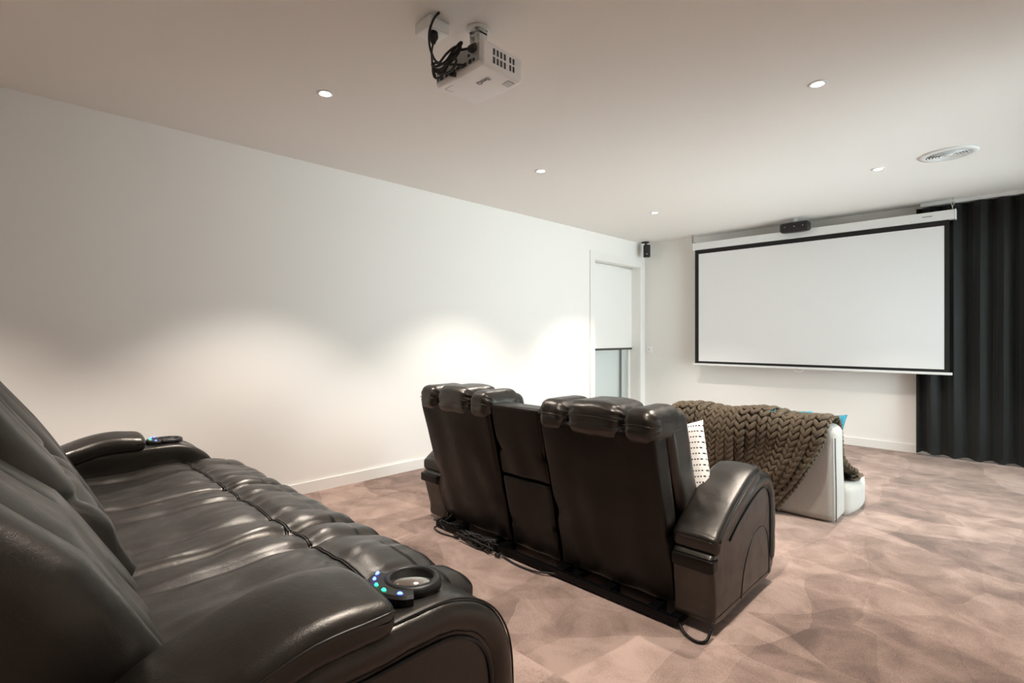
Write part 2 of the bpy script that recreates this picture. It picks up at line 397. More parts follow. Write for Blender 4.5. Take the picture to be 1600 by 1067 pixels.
def arm(root, xin, xout, kind):
    """xin/xout: inner and outer x of the arm (local)"""
    s = 1 if xout > xin else -1
    a = empty('armrest', (0, 0, 0), None, None); a.parent = root
    x0, x1 = min(xin, xout), max(xin, xout)
    P = arm_profile(kind)
    bm = bmesh.new()
    tp = .25 if (kind == 'far' and s < 0) else 0
    sg = extr(bm, P, x0+(.0 if s > 0 else .012), x1-(.012 if s > 0 else 0), .02, tp)
    body = obj('arm_body', bm, M['leather'], a)
    # rolled rim round the outer edge
    Q = inset(P, sg*.034)
    path = [q for q in Q]
    xo = xout-s*.022
    xs = lambda q: xo+(tp*max(0, .3-q.z))
    n = len(path)
    use = [Vector((xs(q), q.y, q.z)) for q in path]
    if kind == 'near': seg = use[6:66]
    else: seg = use[15:64]
    bm = bmesh.new()
    def rr(t): return .031*(.25+.75*ss(0, .06 if kind == 'near' else .35, t)*ss(0, .05, 1-t))
    tube(bm, seg, rr, 14, flat=(Vector((1, 0, 0)), .62))
    for v in bm.verts:   # small puckers
        v.co.x += s*.0016*math.sin(v.co.y*190+v.co.z*150)
    obj('rolled_rim', bm, M['leather'], a)
    Q2 = inset(P, sg*.07); bm = bmesh.new()
    seg2 = [Vector((xout-s*.010+tp*max(0, .3-q.z), q.y, q.z)) for q in (Q2[8:64] if kind == 'near' else Q2[18:62])]
    tube(bm, seg2, .0045, 8); obj('groove_piping', bm, M['rubber'], a)
    bm = bmesh.new()
    arc = [Vector((xout-s*.0115+tp*max(0, .3-z), y, z)) for y, z in [(.30, .06), (.33, .17), (.41, .27), (.50, .315), (.58, .31), (.63, .26), (.655, .16), (.655, .06)]]
    tube(bm, spline(arc, 5), .0025, 6); obj('side_seam', bm, M['piping'], a)
    # stitched seam along the top edge
    bm = bmesh.new()
    e = [Vector((xout-s*.018, q.y, q.z+.0)) for q in (P[10:66] if kind == 'near' else P[10:64])]
    for i, q in enumerate(e): pass
    tube(bm, e, .0022, 6); obj('edge_piping', bm, M['piping'], a)
    # padded top
    top = P
    def ztop(y): 
        best = None
        for p, q in zip(P, P[1:]+P[:1]):
            if (p.y-y)*(q.y-y) <= 0 and p.y != q.y:
                z = p.z+(q.z-p.z)*(y-p.y)/(q.y-p.y); best = z if best is None else max(best, z)
        return best if best is not None else .3
    y0, y1 = (.05, .447) if kind == 'near' else (.012, .50)
    th = .056 if kind == 'near' else .062
    pw0, pw1 = x0-.006, x1+.006
    def df(x, y, z):
        zz = z + ztop(min(max(y, .03), .56))*1.0
        u = (x-(pw0+pw1)/2)/((pw1-pw0)/2)
        if z > th*.5: zz += .014*(1-u*u) - .01*ss(y1-.09, y1, y)
        zz += wr((x, y, z), 9, .003)
        yy = y
        if y > .4: yy += .006*(1-u*u)
        return x, yy, zz
    bm = bmesh.new(); cushion(bm, pw0, pw1, y0, y1, -.012, th, .026, (10, 24, 3), 5, df)
    pad = obj('arm_pad', bm, M['leather'], a)
    bm = bmesh.new(); zs = th-.018
    lp = []
    for k in range(25):
        y = y0+.02+(y1-y0-.03)*k/24; lp.append(Vector((pw1+.0005 if s > 0 else pw0-.0005, y, ztop(max(y, .03))+zs+wr((pw1, y, zs), 9, .003))))
    tube(bm, lp, .0028, 6)
    if kind == 'far':
        lp = [Vector((pw0+.02+(pw1-pw0-.04)*k/10, y0-.0, ztop(.03)+zs)) for k in range(11)]
        tube(bm, lp, .0028, 6)
    obj('pad_piping', bm, M['piping'], pad)
    return a, ztop
def cup_holder(parent, x, y, z, tilt=0):
    c = empty('cup_holder', (x, y, z), None, None); c.parent = parent; c.rotation_euler = (tilt, 0, 0)
    bm = bmesh.new(); lathe(bm, [(.043, .002), (.043, .012), (.047, .016), (.056, .014), (.060, .006), (.060, -.004), (.050, -.004), (.043, .002)], seg=48); obj('cup_rim', bm, M['black_plastic'], c)
    bm = bmesh.new(); lathe(bm, [(.0435, .010), (.0425, -.03), (.036, -.055), (.020, -.060), (.0, -.060), (0, -.063), (.022, -.063), (.040, -.057), (.0445, -.03), (.045, .008)], seg=40); obj('cup_well', bm, M['chrome'], c)
    bm = bmesh.new()
    inner, outer = .056, .088
    n = 24; a0, a1 = math.radians(-148), math.radians(-32); rows = []
    for k in range(n+1):
        a = a0+(a1-a0)*k/n; e = ss(0, .12, k/n)*ss(0, .12, 1-k/n); ro = outer-.004*(1-e)
        rows.append([bm.verts.new((r*math.cos(a), r*math.sin(a), zz)) for r, zz in ((inner, -.006), (inner, .013), (ro-.006, .013), (ro, .008), (ro, -.006))])
    for p, q in zip(rows, rows[1:]):
        for k in range(5): bm.faces.new((p[k], p[(k+1) % 5], q[(k+1) % 5], q[k]))
    bm.faces.new(rows[0]); bm.faces.new(rows[-1])
    pl = obj('control_panel', bm, M['black_plastic'], c, smooth=False)
    for deg, mt, sx_ in ((-144, 'blue_led', .0075), (-124, 'blue_led', .0065), (-102, 'green_led', .0055), (-80, 'green_led', .006), (-52, 'blue_led', .006)):
        a = math.radians(deg); bm = bmesh.new()
        R = Matrix.Rotation(a, 3, 'Z')
        lathe(bm, [(0, .0165), (.6, .016), (1, .0128), (1, .010), (0, .010)], seg=16)
        for v in bm.verts:
            q = R @ Vector((v.co.x*.0038, v.co.y*sx_, 0)); v.co = Vector((q.x+.074*math.cos(a), q.y+.074*math.sin(a), v.co.z))
        obj('button', bm, M[mt], pl)
    return c
def seat_cushion(root, x0, x1, ztop, y0, y1, side=.145, nose=True, seed=0):
    ed = [x0, x0+side, x1-side, x1]; YS = .60
    def zt(x, y):
        pf = puff3(x, ed, .022, .42)
        g = 1-math.exp(-((y-YS)/.035)**2)
        d = math.exp(-((y-YS)/.09)**2)
        z = ztop-.012+pf*(.72+.28*g)-.008*(1-g)
        # gathers radiating from the cross seam
        z += .0022*d*math.sin(x*75+seed+3*noise.noise(Vector((x*6, y*4, seed))))*g
        z += wr((x*1.6, y*.9, seed), 7, .004)
        z += .0045*noise.noise(Vector((x*26+y*7, y*5, seed+3)))
        z -= .0075*max(0, (y-.55))**1.0*0
        if y > .68: z -= .9*(y-.68)**2 + 0
        z += .012*ss(.35, .5, y)*ss(.78, .66, y)
        z += .02*ss(x0+side, x0, x)*ss(.3, .6, y)*0
        return z
    def df(x, y, z):
        w = ss(ztop-.06, ztop-.008, z)
        zz = z+(zt(x, y)-ztop)*w
        yy = y
        if y > y1-.08:   # front puff
            yy += puff3(x, ed, .018, .5)*ss(y1-.08, y1, y)-.02
            yy += .03*ss(.25, .42, z)*0
        return x, yy, zz
    bm = bmesh.new(); cushion(bm, x0+.001, x1-.001, y0, y1, .09, ztop, .05, (44, 44, 8), 5, df)
    s = obj('seat', bm, M['leather'], root)
    for a, b in zip(ed, ed[1:]):
        bm = bmesh.new()
        for dy in (-.0035, .0035):
            tube(bm, [Vector((a+.006+(b-a-.012)*k/16, YS+dy+.003*math.sin(k/16*PI), zt(a+.006+(b-a-.012)*k/16, YS)+.0022)) for k in range(17)], .0027, 6)
        obj('cross_piping', bm, M['piping'], s)
    for xx in ed[1:-1]:
        bm = bmesh.new(); tube(bm, [Vector((xx+.0, y0+.1+(y1-y0-.16)*k/24, zt(xx, y0+.1+(y1-y0-.16)*k/24)+.0005)) for k in range(25)], .0016, 5)
        obj('stitch_seam', bm, M['piping'], s)
    return s
def back_cushion(root, x0, x1, z0, z1, th, yf, side, amp=.045, seed=0, res=(44, 6, 50), tuck=None, name='backrest', mat='leather', zpuff=0):
    ed = [x0, x0+side, x1-side, x1]
    def df(x, y, z):
        w = ss(-th*.6, -.01, y)
        f = puff3(x, ed, amp, .55)*w
        f += w*wr((x*2.2, z*.8, seed+5), 4, .009)
        # long diagonal folds
        f += w*.003*math.sin((x-x0)*38+z*9+2*noise.noise(Vector((x*3, z*3, seed))))
        f -= w*.004*math.exp(-((z-z0)/.06)**2)
        if tuck:
            zt_ = tuck+.03*math.sin(x*9+seed); f -= w*.020*math.exp(-((z-zt_)/.018)**2)*ss(.0, .5, noise.noise(Vector((x*5, seed, 1)))+.45)
            f += w*.014*math.exp(-((z-zt_+.06)/.05)**2)
        return x, y+f+interp(yf, z), z
    bm = bmesh.new(); cushion(bm, x0+.001, x1-.001, -th, 0, z0, z1, .045, res, 5, df)
    return obj(name, bm, mat and M[mat], root)
def head_pieces(root, x0, x1, side, yr, yfz, z0, z1):
    """three puffed pillows over the top of a back; they overhang the rear shell"""
    ed = [x0-.006, x0+side, x1-side, x1+.006]
    for i, (a, b) in enumerate(zip(ed, ed[1:])):
        hz = .012 if i == 1 else 0
        def df(x, y, z, a=a, b=b, i=i):
            u = 2*(x-a)/(b-a)-1; cz, cy = (z0+z1)/2, (yr+yfz)/2
            # gathers near both ends, running fore-aft
            e = abs(u)**5
            ang = math.atan2(z-cz, y-cy)
            k = 1-.16*e + (.012+.040*abs(u)**3)*math.sin(ang*24+3*i)*abs(u)**2 + .02*noise.noise(Vector((x*12, ang*2, i)))
            zz = cz+(z-cz)*k; yy = cy+(y-cy)*k
            if z > cz: zz += .012*(1-u*u)+hz
            return x, yy, zz
        bm = bmesh.new(); cushion(bm, a+.001, b-.001, yr, yfz, z0, z1+.0, .052, (26, 10, 8), 8, df)
        h = obj('headrest_pillow', bm, M['leather'], root)
        bm = bmesh.new(); pts = []
        for k in range(21):
            x = a+.012+(b-a-.024)*k/20
            pts.append(Vector(df(x, yr+.002, z0+(z1-z0)*.52))+Vector((0, -.001, 0)))
        tube(bm, pts, .0022, 6); obj('pillow_seam', bm, M['piping'], h)

# ---- near sofa on the raised platform
near = empty('recliner_sofa', (2.085, .05, RISER), 'dark brown leather three-seat recliner sofa on the raised carpet step, nearest the camera', 'sofa')
NEAR_YF = [(.30, .30), (.45, .225), (.55, .172), (.73, .068), (.87, -.022), (1.0, -.10)]
SW = .61
NY = {0: [(a, b-.05) for a, b in NEAR_YF], 1: [(a, b-.058) for a, b in NEAR_YF], 2: [(.30, .22), (.40, .165), (.48, .125), (.55, .085), (.62, .048), (.69, .008), (.80, -.10), (.87, -.18), (1.0, -.29)]}
for k in range(3):
    x0 = -.915+SW*k
    seat_cushion(near, x0, x0+SW, .435, .12, .845, .148, seed=k*7.3)
    back_cushion(near, x0, x0+SW, .36, .98, .20, NY[k], .148, .05, seed=k*3.1, tuck=.66 if k == 1 else None)
bm = bmesh.new(); cushion(bm, -.905, .905, -.10, .70, .05, .33, .02, (4, 4, 4), 3); obj('base', bm, M['leather_back'], near)
bm = bmesh.new(); 
def sh(x, y, z): return x, y+interp([(.05, -.02), (1.02, -.36)], z), z
cushion(bm, -.91, .91, -.07, .02, .05, 1.0, .03, (20, 3, 10), 3, sh); obj('back_shell', bm, M['leather_back'], near)
for s in (-1, 1):
    a, zt_ = arm(near, s*.915, s*1.135, 'near')
    if s < 0: tag(a, 'far armrest beside the left wall')
    cup_holder(a, s*1.022, .553, .536, -.04)
    bmf = bmesh.new(); cushion(bmf, s*1.025-.07, s*1.025+.07, .10, .62, .0, .04, .01, (3, 3, 2), 2)
    obj('foot', bmf, M['black_metal'], a)

# ---- front sofa
front = empty('recliner_sofa', (2.11, 2.05, 0), 'dark brown leather two-seat recliner with middle console, seen from behind', 'sofa')
def shell(root, x0, x1, z0, z1, ya, yb, th, name, seed, sag=.012, wrk=.006):
    yr = lambda z: ya+(yb-ya)*(z-z0)/(z1-z0)
    def df(x, y, z):
        w = ss(-.0, -th*.8, y)
        u = 2*(x-x0)/(x1-x0)-1; t = (z-z0)/(z1-z0)
        f = -sag*(1-u*u)*math.sin(PI*min(1, t*1.05))
        f += wrk*math.sin((x-x0)*30+4*t+3*noise.noise(Vector((x*3, z*2, seed))))*max(0,1-t)**1.2*.8
        f += wr((x*1.4, z*1.2, seed), 4, wrk*1.5)
        f += .010*math.exp(-((t-.36)/.05)**2)*ss(.6, 1, abs(u))
        xx = x*1.0
        if abs(u) > .9: xx -= (1 if u > 0 else -1)*.012*math.exp(-((t-.40)/.06)**2)
        return xx, y+f*w+yr(z), z
    bm = bmesh.new(); cushion(bm, x0, x1, -th, 0, z0, z1, .022, (26, 3, 34), 4, df)
    o = obj(name, bm, M['leather_back'], root)
    return o
Lx = ((-.805, -.187), (.187, .812))
for i, (x0, x1) in enumerate(Lx):
    shell(front, x0, x1, .055, .825, .155, -.035, .115, 'back_panel', i*9+2)
    YF = [(.30, .34), (.45, .27), (.60, .21), (.90, .12)]
    back_cushion(front, x0+.004, x1+.012*(i), .38, .90, .17, YF, .15, .045, seed=20+i, res=(30, 5, 30))
    head_pieces(front, x0-.004, x1+.008, .165, -.165, .115, .775, .915)
    seat_cushion(front, x0, x1, .45, .16, .80, .148, seed=30+i)
shell(front, -.180, .180, (.47), .865, .088, -.004, .14, 'console_back', 50, .004, .004)
shell(front, -.172, .172, .05, .465, .158, .066, .12, 'console_base_panel', 60, .004, .003)
bm = bmesh.new(); cushion(bm, -.182, .182, .06, .78, .06, .50, .03, (6, 8, 4), 4); cons = obj('console', bm, M['leather'], front)
bm = bmesh.new(); cushion(bm, -.79, .79, .08, .70, .06, .34, .02, (4, 4, 4), 3); obj('base', bm, M['leather_back'], front)
for s in (-1, 1):
    a, zt_ = arm(front, s*.812, s*1.005, 'far')
    if s > 0: tag(a, 'armrest with bronze sheen on its padded top')
    cup_holder(a, s*.908, .575, .578, -.05)
    # stacked leather bands on the rear of the arm
    x0, x1 = sorted((s*.818, s*1.0))
    bm = bmesh.new()
    cushion(bm, x0, x1, -.012, .05, .262, .318, .010, (4, 2, 2), 3); obj('rear_band', bm, M['leather_back'], a)
# steel base frame and wire foot
bm = bmesh.new()
for y in (-.02, .62):
    box(bm, -.80, .86, y-.012, y+.012, .012, .045)
for x in (-.78, -.30, .30, .84):
    box(bm, x-.02, x+.02, -.02, .62, .02, .05)
for x in (-.6, -.2, .22, .5, .74): box(bm, x-.022, x+.022, -.025, .06, .012, .055)
obj('steel_base_frame', bm, M['black_metal'], front, smooth=False)
for x in (.20, .26, .47, .53):
    bm = bmesh.new(); lathe(bm, [(0, 0), (.006, 0), (.006, .004), (0, .005)], seg=10, mat=Matrix.Rotation(PI/2, 3, 'X')); 
    for v in bm.verts: v.co += Vector((x, -.026, .036))
    obj('bolt', bm, M['chrome'], front)
bm = bmesh.new(); tube(bm, spline([(.86, -.02, .03), (.90, -.05, .012), (.955, -.065, .008), (.985, -.04, .012), (.99, .0, .05)], 6), .006, 8); obj('wire_foot', bm, M['black_metal'], front)

# tangled cables below the front sofa
def cable(name, pts, r, label, cat='cable', mat='rubber', group=None, parent=None, n=6):
    bm = bmesh.new(); tube(bm, spline(pts, n), r, 8); o = obj(name, bm, M[mat], parent)
    if not parent: tag(o, label, cat, group)
    return o
tang = cable('power_cable', [(1.42, 2.10, .12), (1.36, 2.06, .05), (1.31, 2.03, .008), (1.33, 1.99, .008), (1.42, 1.97, .008), (1.52, 1.985, .008), (1.60, 2.0, .02), (1.66, 2.03, .03), (1.75, 2.04, .02), (1.86, 2.02, .03)], .0045, 'thin black power cable trailing out under the left end of the two-seat recliner')
cable('cable_loop', [(1.50, 2.08, .05), (1.40, 2.07, .03), (1.34, 2.03, .05), (1.40, 2.02, .012), (1.52, 2.04, .008), (1.62, 2.03, .008), (1.70, 2.0, .01)], .0045, 'black cable looped on the carpet below the recliner back, left of the plug bundle', 'cable')
tb = empty('cable_bundle', (1.72, 2.01, 0), 'tangled black cable bundle with plugs on the carpet under the recliner console', 'cable bundle')
rnd = random.Random(3)
for k in range(7):
    pts = [(rnd.uniform(-.15, .18), rnd.uniform(-.05, .02), rnd.uniform(.008, .075)) for _ in range(7)]
    bm = bmesh.new(); tube(bm, spline(pts, 6), .004, 7); obj('cable', bm, M['rubber'], tb)
for x, y in ((-.17, -.02), (.02, -.02), (.2, -.03)):
    bm = bmesh.new(); cushion(bm, x-.018, x+.018, y-.010, y+.010, .004, .024, .006, (2, 2, 2), 3); obj('plug', bm, M['black_plastic'], tb)
cable('power_lead', [(1.92, 2.0, .02), (2.02, 1.985, .008), (2.12, 1.98, .008), (2.22, 1.99, .012), (2.30, 2.02, .02), (2.42, 2.03, .02)], .005, 'black power lead lying along the carpet under the recliner\'s right seat', 'cable')

# ------------------------------------------------------------------ dotted pillow on the front sofa
def pillow(name, w, h, t, mat, loc, rot, label, cat='pillow', n=26, pinch=.07):
    bm = bmesh.new(); 
    for sgn in (1, -1):
        g = []
        for i in range(n+1):
            r = []
            for j in range(n+1):
                u, v = 2*i/n-1, 2*j/n-1
                k = 1-pinch*(1-abs(u)**2)*abs(v)**3; l = 1-pinch*(1-abs(v)**2)*abs(u)**3
                th = t/2*((1-u**4)*(1-v**4))**.45
                x, z = u*w/2*l, v*h/2*k
                r.append(bm.verts.new((x, sgn*(th+.002+wr((x, z, sgn), 9, .005)*(1-u**4)*(1-v**4)), z)))
            g.append(r)
        for i in range(n):
            for j in range(n): bm.faces.new((g[i][j], g[i+1][j], g[i+1][j+1], g[i][j+1]))
    bmesh.ops.remove_doubles(bm, verts=bm.verts[:], dist=.0045)
    o = obj(name, bm, M[mat]); o.location = loc; o.rotation_euler = rot
    tag(o, label, cat); return o
pillow('throw_pillow', .40, .40, .13, 'dots', (2.755, 2.375, .585), (-.24, -.27, .04), 'white pillow with rows of small black dots, leaning on the recliner\'s right seat')

# ------------------------------------------------------------------ low grey sofa
G = empty('floor_sofa', (2.6, 3.87, 0), 'low grey linen floor sofa with wedge back, half covered by the knitted throw', 'sofa')
gx0, gx1 = -.56, .54
def gb(x, y, z):
    t = z/.70
    yy = y
    # wedge: wide at the foot, narrow rounded top, rear face leaning slightly back
    if y < .13: yy = y - .05*t
    else: yy = .0+(y-.0)*(1-.16*t)-.05*t
    zz = z-.018*((x)/.55)**4*ss(.46, .655, z)
    return x+wr((x, y, z), 3, .006), yy+wr((x, z, 2), 4, .006), zz
bm = bmesh.new(); cushion(bm, gx0, gx1, .0, .25, .0, .655, .055, (24, 6, 20), 6, gb); gbk = obj('backrest', bm, M['grey_fabric'], G)
bm = bmesh.new()
pts = [Vector(gb(gx1-.004, .012, (.02+.56*k/16)))+Vector((.0, -.002, 0)) for k in range(17)]
tube(bm, pts, .0035, 6); obj('piping', bm, M['grey_piping'], gbk)
def gs(x, y, z):
    zz = z
    if z > .08: zz += .012*math.sin(y*9)+wr((x*2, y*2, 0), 5, .012)
    xx = x+ (.035*math.sin((y-.2)*6)*ss(0, .3, y) if x > .3 else 0)
    return xx, y+wr((x, z, 7), 5, .01), zz
bm = bmesh.new(); cushion(bm, gx0, gx1+.02, .20, .80, .0, .21, .055, (20, 20, 5), 5, gs); gst = obj('seat', bm, M['grey_fabric'], G)
# teal pillows in front of the back
tp = pillow('throw_pillow', .46, .46, .16, 'teal', (2.882, 4.225, .455), (-.16, .03, .0), 'teal cushion with pointed corner poking out behind the grey floor sofa\'s right end', pinch=.13)
tp2 = pillow('throw_pillow', .42, .44, .11, 'teal', (2.63, 4.405, .445), (-.32, .03, .0), 'pale blue cushion whose edge shows just above the middle of the knitted throw')
# knitted throw
def throw_path():
    return spline([(0, .62, .25), (0, .50, .255), (0, .37, .27), (0, .265, .34), (0, .225, .48), (0, .19, .60), (0, .14, .667), (0, .06, .676), (0, -.035, .655), (0, -.078, .57), (0, -.068, .45), (0, -.052, .28), (0, -.040, .12), (0, -.032, .03)], 10)
TP = throw_path(); TL = [0]
for a, b in zip(TP, TP[1:]): TL.append(TL[-1]+(b-a).length)
TT = TL[-1]
def tpos(s):
    s = max(0, min(TT, s))
    for i in range(len(TP)-1):
        if TL[i+1] >= s:
            f = (s-TL[i])/(TL[i+1]-TL[i]); p = TP[i].lerp(TP[i+1], f); t = (TP[i+1]-TP[i]).normalized(); return p, t
    return TP[-1], (TP[-1]-TP[-2]).normalized()
def right_edge(s):   # x of the throw's right edge (local to sofa) along the path
    p, t = tpos(s)
    if p.y > .17: return interp([(0, .50), (.12, .57), (.30, .56), (.45, .50), (.8, .50)], s)
    return interp([(.0, .17), (.05, .18), (.22, .30), (.45, .42), (.55, .47), (.64, .485), (.68, .50)], p.z)
bmk = bmesh.new()
def lump(c, d, nrm, ln, wd):
    d = d.normalized(); b = nrm.cross(d).normalized(); q = d.cross(b)
    rings = []
    for t, r in ((-1, .12), (-.75, .62), (-.3, 1), (.25, .95), (.75, .6), (1, .15)):
        rings.append([bmk.verts.new(c+d*(ln*t)+b*(wd*r*math.cos(a*PI/3))+q*(wd*.8*r*math.sin(a*PI/3)+.006*(t))) for a in range(6)])
    for A, B in zip(rings, rings[1:]):
        for k in range(6): bmk.faces.new((A[k], A[(k+1) % 6], B[(k+1) % 6], B[k]))
    bmk.faces.new(rings[0]); bmk.faces.new(rings[-1])
NC = 16; step = .043
for c in range(NC):
    s = .0
    while s < TT:
        p, t = tpos(s); n = Vector((0, -t.z, t.y)); n = -n if n.dot(p-Vector((0, .1, .3))) < 0 else n
        def px(s_, c_):
            L = -.585+.03*math.sin(s_*6); R = right_edge(s_)
            return L+(R-L)*(c_/NC)
        wv = .012*math.sin(c*.9+s*7)+.010*noise.noise(Vector((c*.4, s*5, 0)))
        for sd in (0, 1):
            x = px(s, c+.27+.46*sd); x2 = px(s+.03, c+.27+.46*sd)
            w = px(s, c+1)-px(s, c)
            p2, _ = tpos(s+.03)
            d = Vector((x2-x, p2.y-p.y, p2.z-p.z)) if (p2-p).length > .004 else Vector((0, t.y, t.z))*.03
            d = d.normalized()+Vector((1, 0, 0))*(.55 if sd == 0 else -.55)*(1+.25*math.sin(c*1.7))
            hump = .018*ss(-.2, .6, math.sin(c*.55+s*4))
            cc = Vector((x+.02*math.sin(s*8+c*.35)*.6, p.y, p.z))+n*(.017+wv+hump*.6+(.004 if sd else 0))
            lump(cc, d, n, .038+.004*rnd.random(), .0165+.002*rnd.random())
        s += step*(.92+.16*rnd.random())
# border braid along the right edge
s = 0
while s < TT:
    p, t = tpos(s); n = Vector((0, -t.z, t.y)); n = -n if n.dot(p-Vector((0, .1, .3))) < 0 else n
    p2, _ = tpos(s+.03); x = right_edge(s); x2 = right_edge(s+.03)
    for sd in (-1, 1):
        d = Vector((x2-x, p2.y-p.y, p2.z-p.z)); d = (d.normalized() if d.length > .004 else t)+Vector((.5*sd, 0, 0))
        lump(Vector((x+.012*sd, p.y, p.z))+n*.014, d, n, .028, .012)
    s += .03
# solid underlayer so the stitches sit on cloth
NSEG = 60; NX = 24; under = []
for i in range(NSEG+1):
    s = TT*i/NSEG; p, t = tpos(s); n = Vector((0, -t.z, t.y)); n = -n if n.dot(p-Vector((0, .1, .3))) < 0 else n
    R = right_edge(s); under.append([bmk.verts.new(Vector((-.58+(R+.58)*j/NX, p.y, p.z))+n*.006) for j in range(NX+1)])
for i in range(NSEG):
    for j in range(NX): bmk.faces.new((under[i][j], under[i+1][j], under[i+1][j+1], under[i][j+1]))
me = bpy.data.meshes.new('knitted_throw'); bmk.to_mesh(me); bmk.free()
for p in me.polygons: p.use_smooth = True
me.materials.append(M['knit'])
kt = link('knitted_throw', me); kt.location = G.location
tag(kt, 'chunky taupe knitted throw draped over the back of the grey floor sofa', 'blanket')

# ------------------------------------------------------------------ projection screen
SY = 6.66
S = empty('projection_screen', (2.2, SY, H), 'large white pull-down projection screen with black border on the far wall', 'projection screen')
def sl(x0, x1, y0, y1, z0, z1): return (x0-2.2, x1-2.2, y0-SY, y1-SY, z0-H, z1-H)
boxes('screen_case', [sl(.868, 3.530, SY-.035, SY+.045, 2.383, 2.475)], M['white_metal'], S, .006)
for xs in ((.858, .868), (3.530, 3.540)): boxes('end_cap', [sl(xs[0], xs[1], SY-.038, SY+.048, 2.380, 2.478)], M['white_plastic'], S, .003)
boxes('black_border', [sl(.873, 3.488, SY-.002, SY+.001, .872, 2.385)], M['screen_border'], S)
boxes('screen_surface', [sl(.926, 3.448, SY-.0045, SY-.002, .901, 2.329)], M['screen'], S)
boxes('bottom_bar', [sl(.848, 3.510, SY-.014, SY+.014, .846, .872)], M['white_metal'], S, .004)
bm = bmesh.new(); tube(bm, spline([(2.09-2.2, -.01, .846-H), (2.10-2.2, -.012, .822-H), (2.137-2.2, -.012, .815-H), (2.175-2.2, -.012, .822-H), (2.185-2.2, -.01, .846-H)], 5), .003, 6); obj('pull_handle', bm, M['white_plastic'], S)
boxes('maker_label', [sl(3.28, 3.36, SY-.0358, SY-.0349, 2.428, 2.436)], M['mid_grey'], S)
for x in (.84, 3.512):
    bm = bmesh.new()
    for k in range(3):
        z = 2.49+k*.034-H+.012; ring = []
        for a in range(12):
            t = 2*PI*a/12; c_, s_ = math.cos(t)*.011, math.sin(t)*.022
            ring.append((x-2.2+(c_ if k % 2 else 0), (0 if k % 2 else c_), z+s_))
        tube(bm, ring, .0036, 6, closed=True)
    tube(bm, [(x-2.2, 0, -.004), (x-2.2, 0, -.018)], .005, 8)
    if x < 1: tube(bm, [(x-2.2, 0, 2.50-H), (x-2.2+.045, 0, 2.478-H)], .003, 6)
    obj('hanging_chain', bm, M['chrome'] if x > 1 else M['mid_grey'], S)

# ------------------------------------------------------------------ curtain and track
CYc = 6.775
bm = bmesh.new(); n = 420; zs = [.018, .10, .3, .8, 1.4, 1.9, 2.3, 2.47, 2.553]; rows = []
X0c, X1c = 3.215, 4.62
for i in range(n+1):
    u = i/n; x = X0c+(X1c-X0c)*u; r = []
    lam = .175
    ph = (x-X0c)/lam*2*PI + .6*math.sin((x-X0c)*9)
    for k, z in enumerate(zs):
        t = z/2.55; amp = .058*(.55+.45*t)+.018*noise.noise(Vector((x*3, t*1.2, 4)))
        sh_ = math.sin(ph+.5*(1-t)*math.sin(x*7)); q = math.copysign(abs(sh_)**.75, sh_)
        y = CYc+amp*q
        zz = z
        if k == 0: zz += .040*max(0, noise.noise(Vector((x*5, 0, 0))))+.008*q
        if k == 1: zz = .10
        if k == len(zs)-1: zz += .006*q
        xx = x+.016*math.sin(2*ph)*.6
        r.append(bm.verts.new((xx, y, zz)))
    rows.append(r)
for a, b in zip(rows, rows[1:]):
    for k in range(len(zs)-1): bm.faces.new((a[k], b[k], b[k+1], a[k+1]))
bmesh.ops.solidify(bm, geom=bm.faces[:], thickness=.003)
cur = obj('curtain', bm, M['curtain']); tag(cur, 'full-height black pleated curtain hanging right of the projection screen', 'curtain')
bm = bmesh.new()
for zz in (.105,):
    tube(bm, [r[1].co+Vector((0, -.003, 0)) for r in []] or [(0, 0, 0), (0, 0, .001)], .0001, 3)
bm.free()
tr = boxes('curtain_track', [(3.25, 4.66, CYc-.02, CYc+.02, 2.562, H)], M['white_metal'], None, .004)
tag(tr, 'slim white curtain track on the ceiling above the black curtain', 'curtain track')

# ------------------------------------------------------------------ speakers
sp = empty('corner_speaker', (.10, 6.70, H), 'small black speaker hanging from the ceiling in the left far corner above the window', 'speaker')
bm = bmesh.new(); lathe(bm, [(.0, 0), (.060, 0), (.060, -.006), (.045, -.014), (.018, -.018), (0, -.018)], seg=24); obj('mount_plate', bm, M['black_plastic'], sp)
bm = bmesh.new(); tube(bm, spline([(0, 0, -.01), (.01, -.005, -.03), (.035, -.02, -.045), (.05, -.04, -.06)], 5), .010, 8); obj('mount_arm', bm, M['black_plastic'], sp)
R = Matrix.Rotation(.55, 3, 'Z')
def place(bm, off, R=R):
    for v in bm.verts: v.co = R @ v.co + Vector(off)
bm = bmesh.new(); cushion(bm, -.048, .048, -.045, .045, -.088, .088, .012, (4, 4, 6), 3); place(bm, (.055, -.05, -.142)); cb = obj('cabinet', bm, M['black_plastic'], sp)
bm = bmesh.new(); lathe(bm, [(0, 0), (.009, 0), (.011, .003), (.0, .007)], seg=16, mat=Matrix.Rotation(PI/2, 3, 'X')); place(bm, Vector((.055, -.05, -.142))+R @ Vector((0, -.046, -.048))); obj('tweeter', bm, M['chrome'], cb)
bm = bmesh.new(); lathe(bm, [(.026, .0), (.034, .002), (.034, .005), (.026, .005), (.01, .001), (0, .003)], seg=20, mat=Matrix.Rotation(PI/2, 3, 'X')); place(bm, Vector((.055, -.05, -.142))+R @ Vector((0, -.044, .03))); obj('woofer', bm, M['rubber'], cb)
cs = empty('centre_speaker', (2.13, 6.55, 2.495), 'black wide centre speaker mounted above the middle of the projection screen', 'speaker')
def cd(x, y, z):
    u = x/.155; return x, y, z*(1-.10*u*u)+.0*u
bm = bmesh.new(); cushion(bm, -.155, .155, -.055, .05, -.062, .056, .028, (10, 4, 4), 5, cd); cc = obj('cabinet', bm, M['black_plastic'], cs)
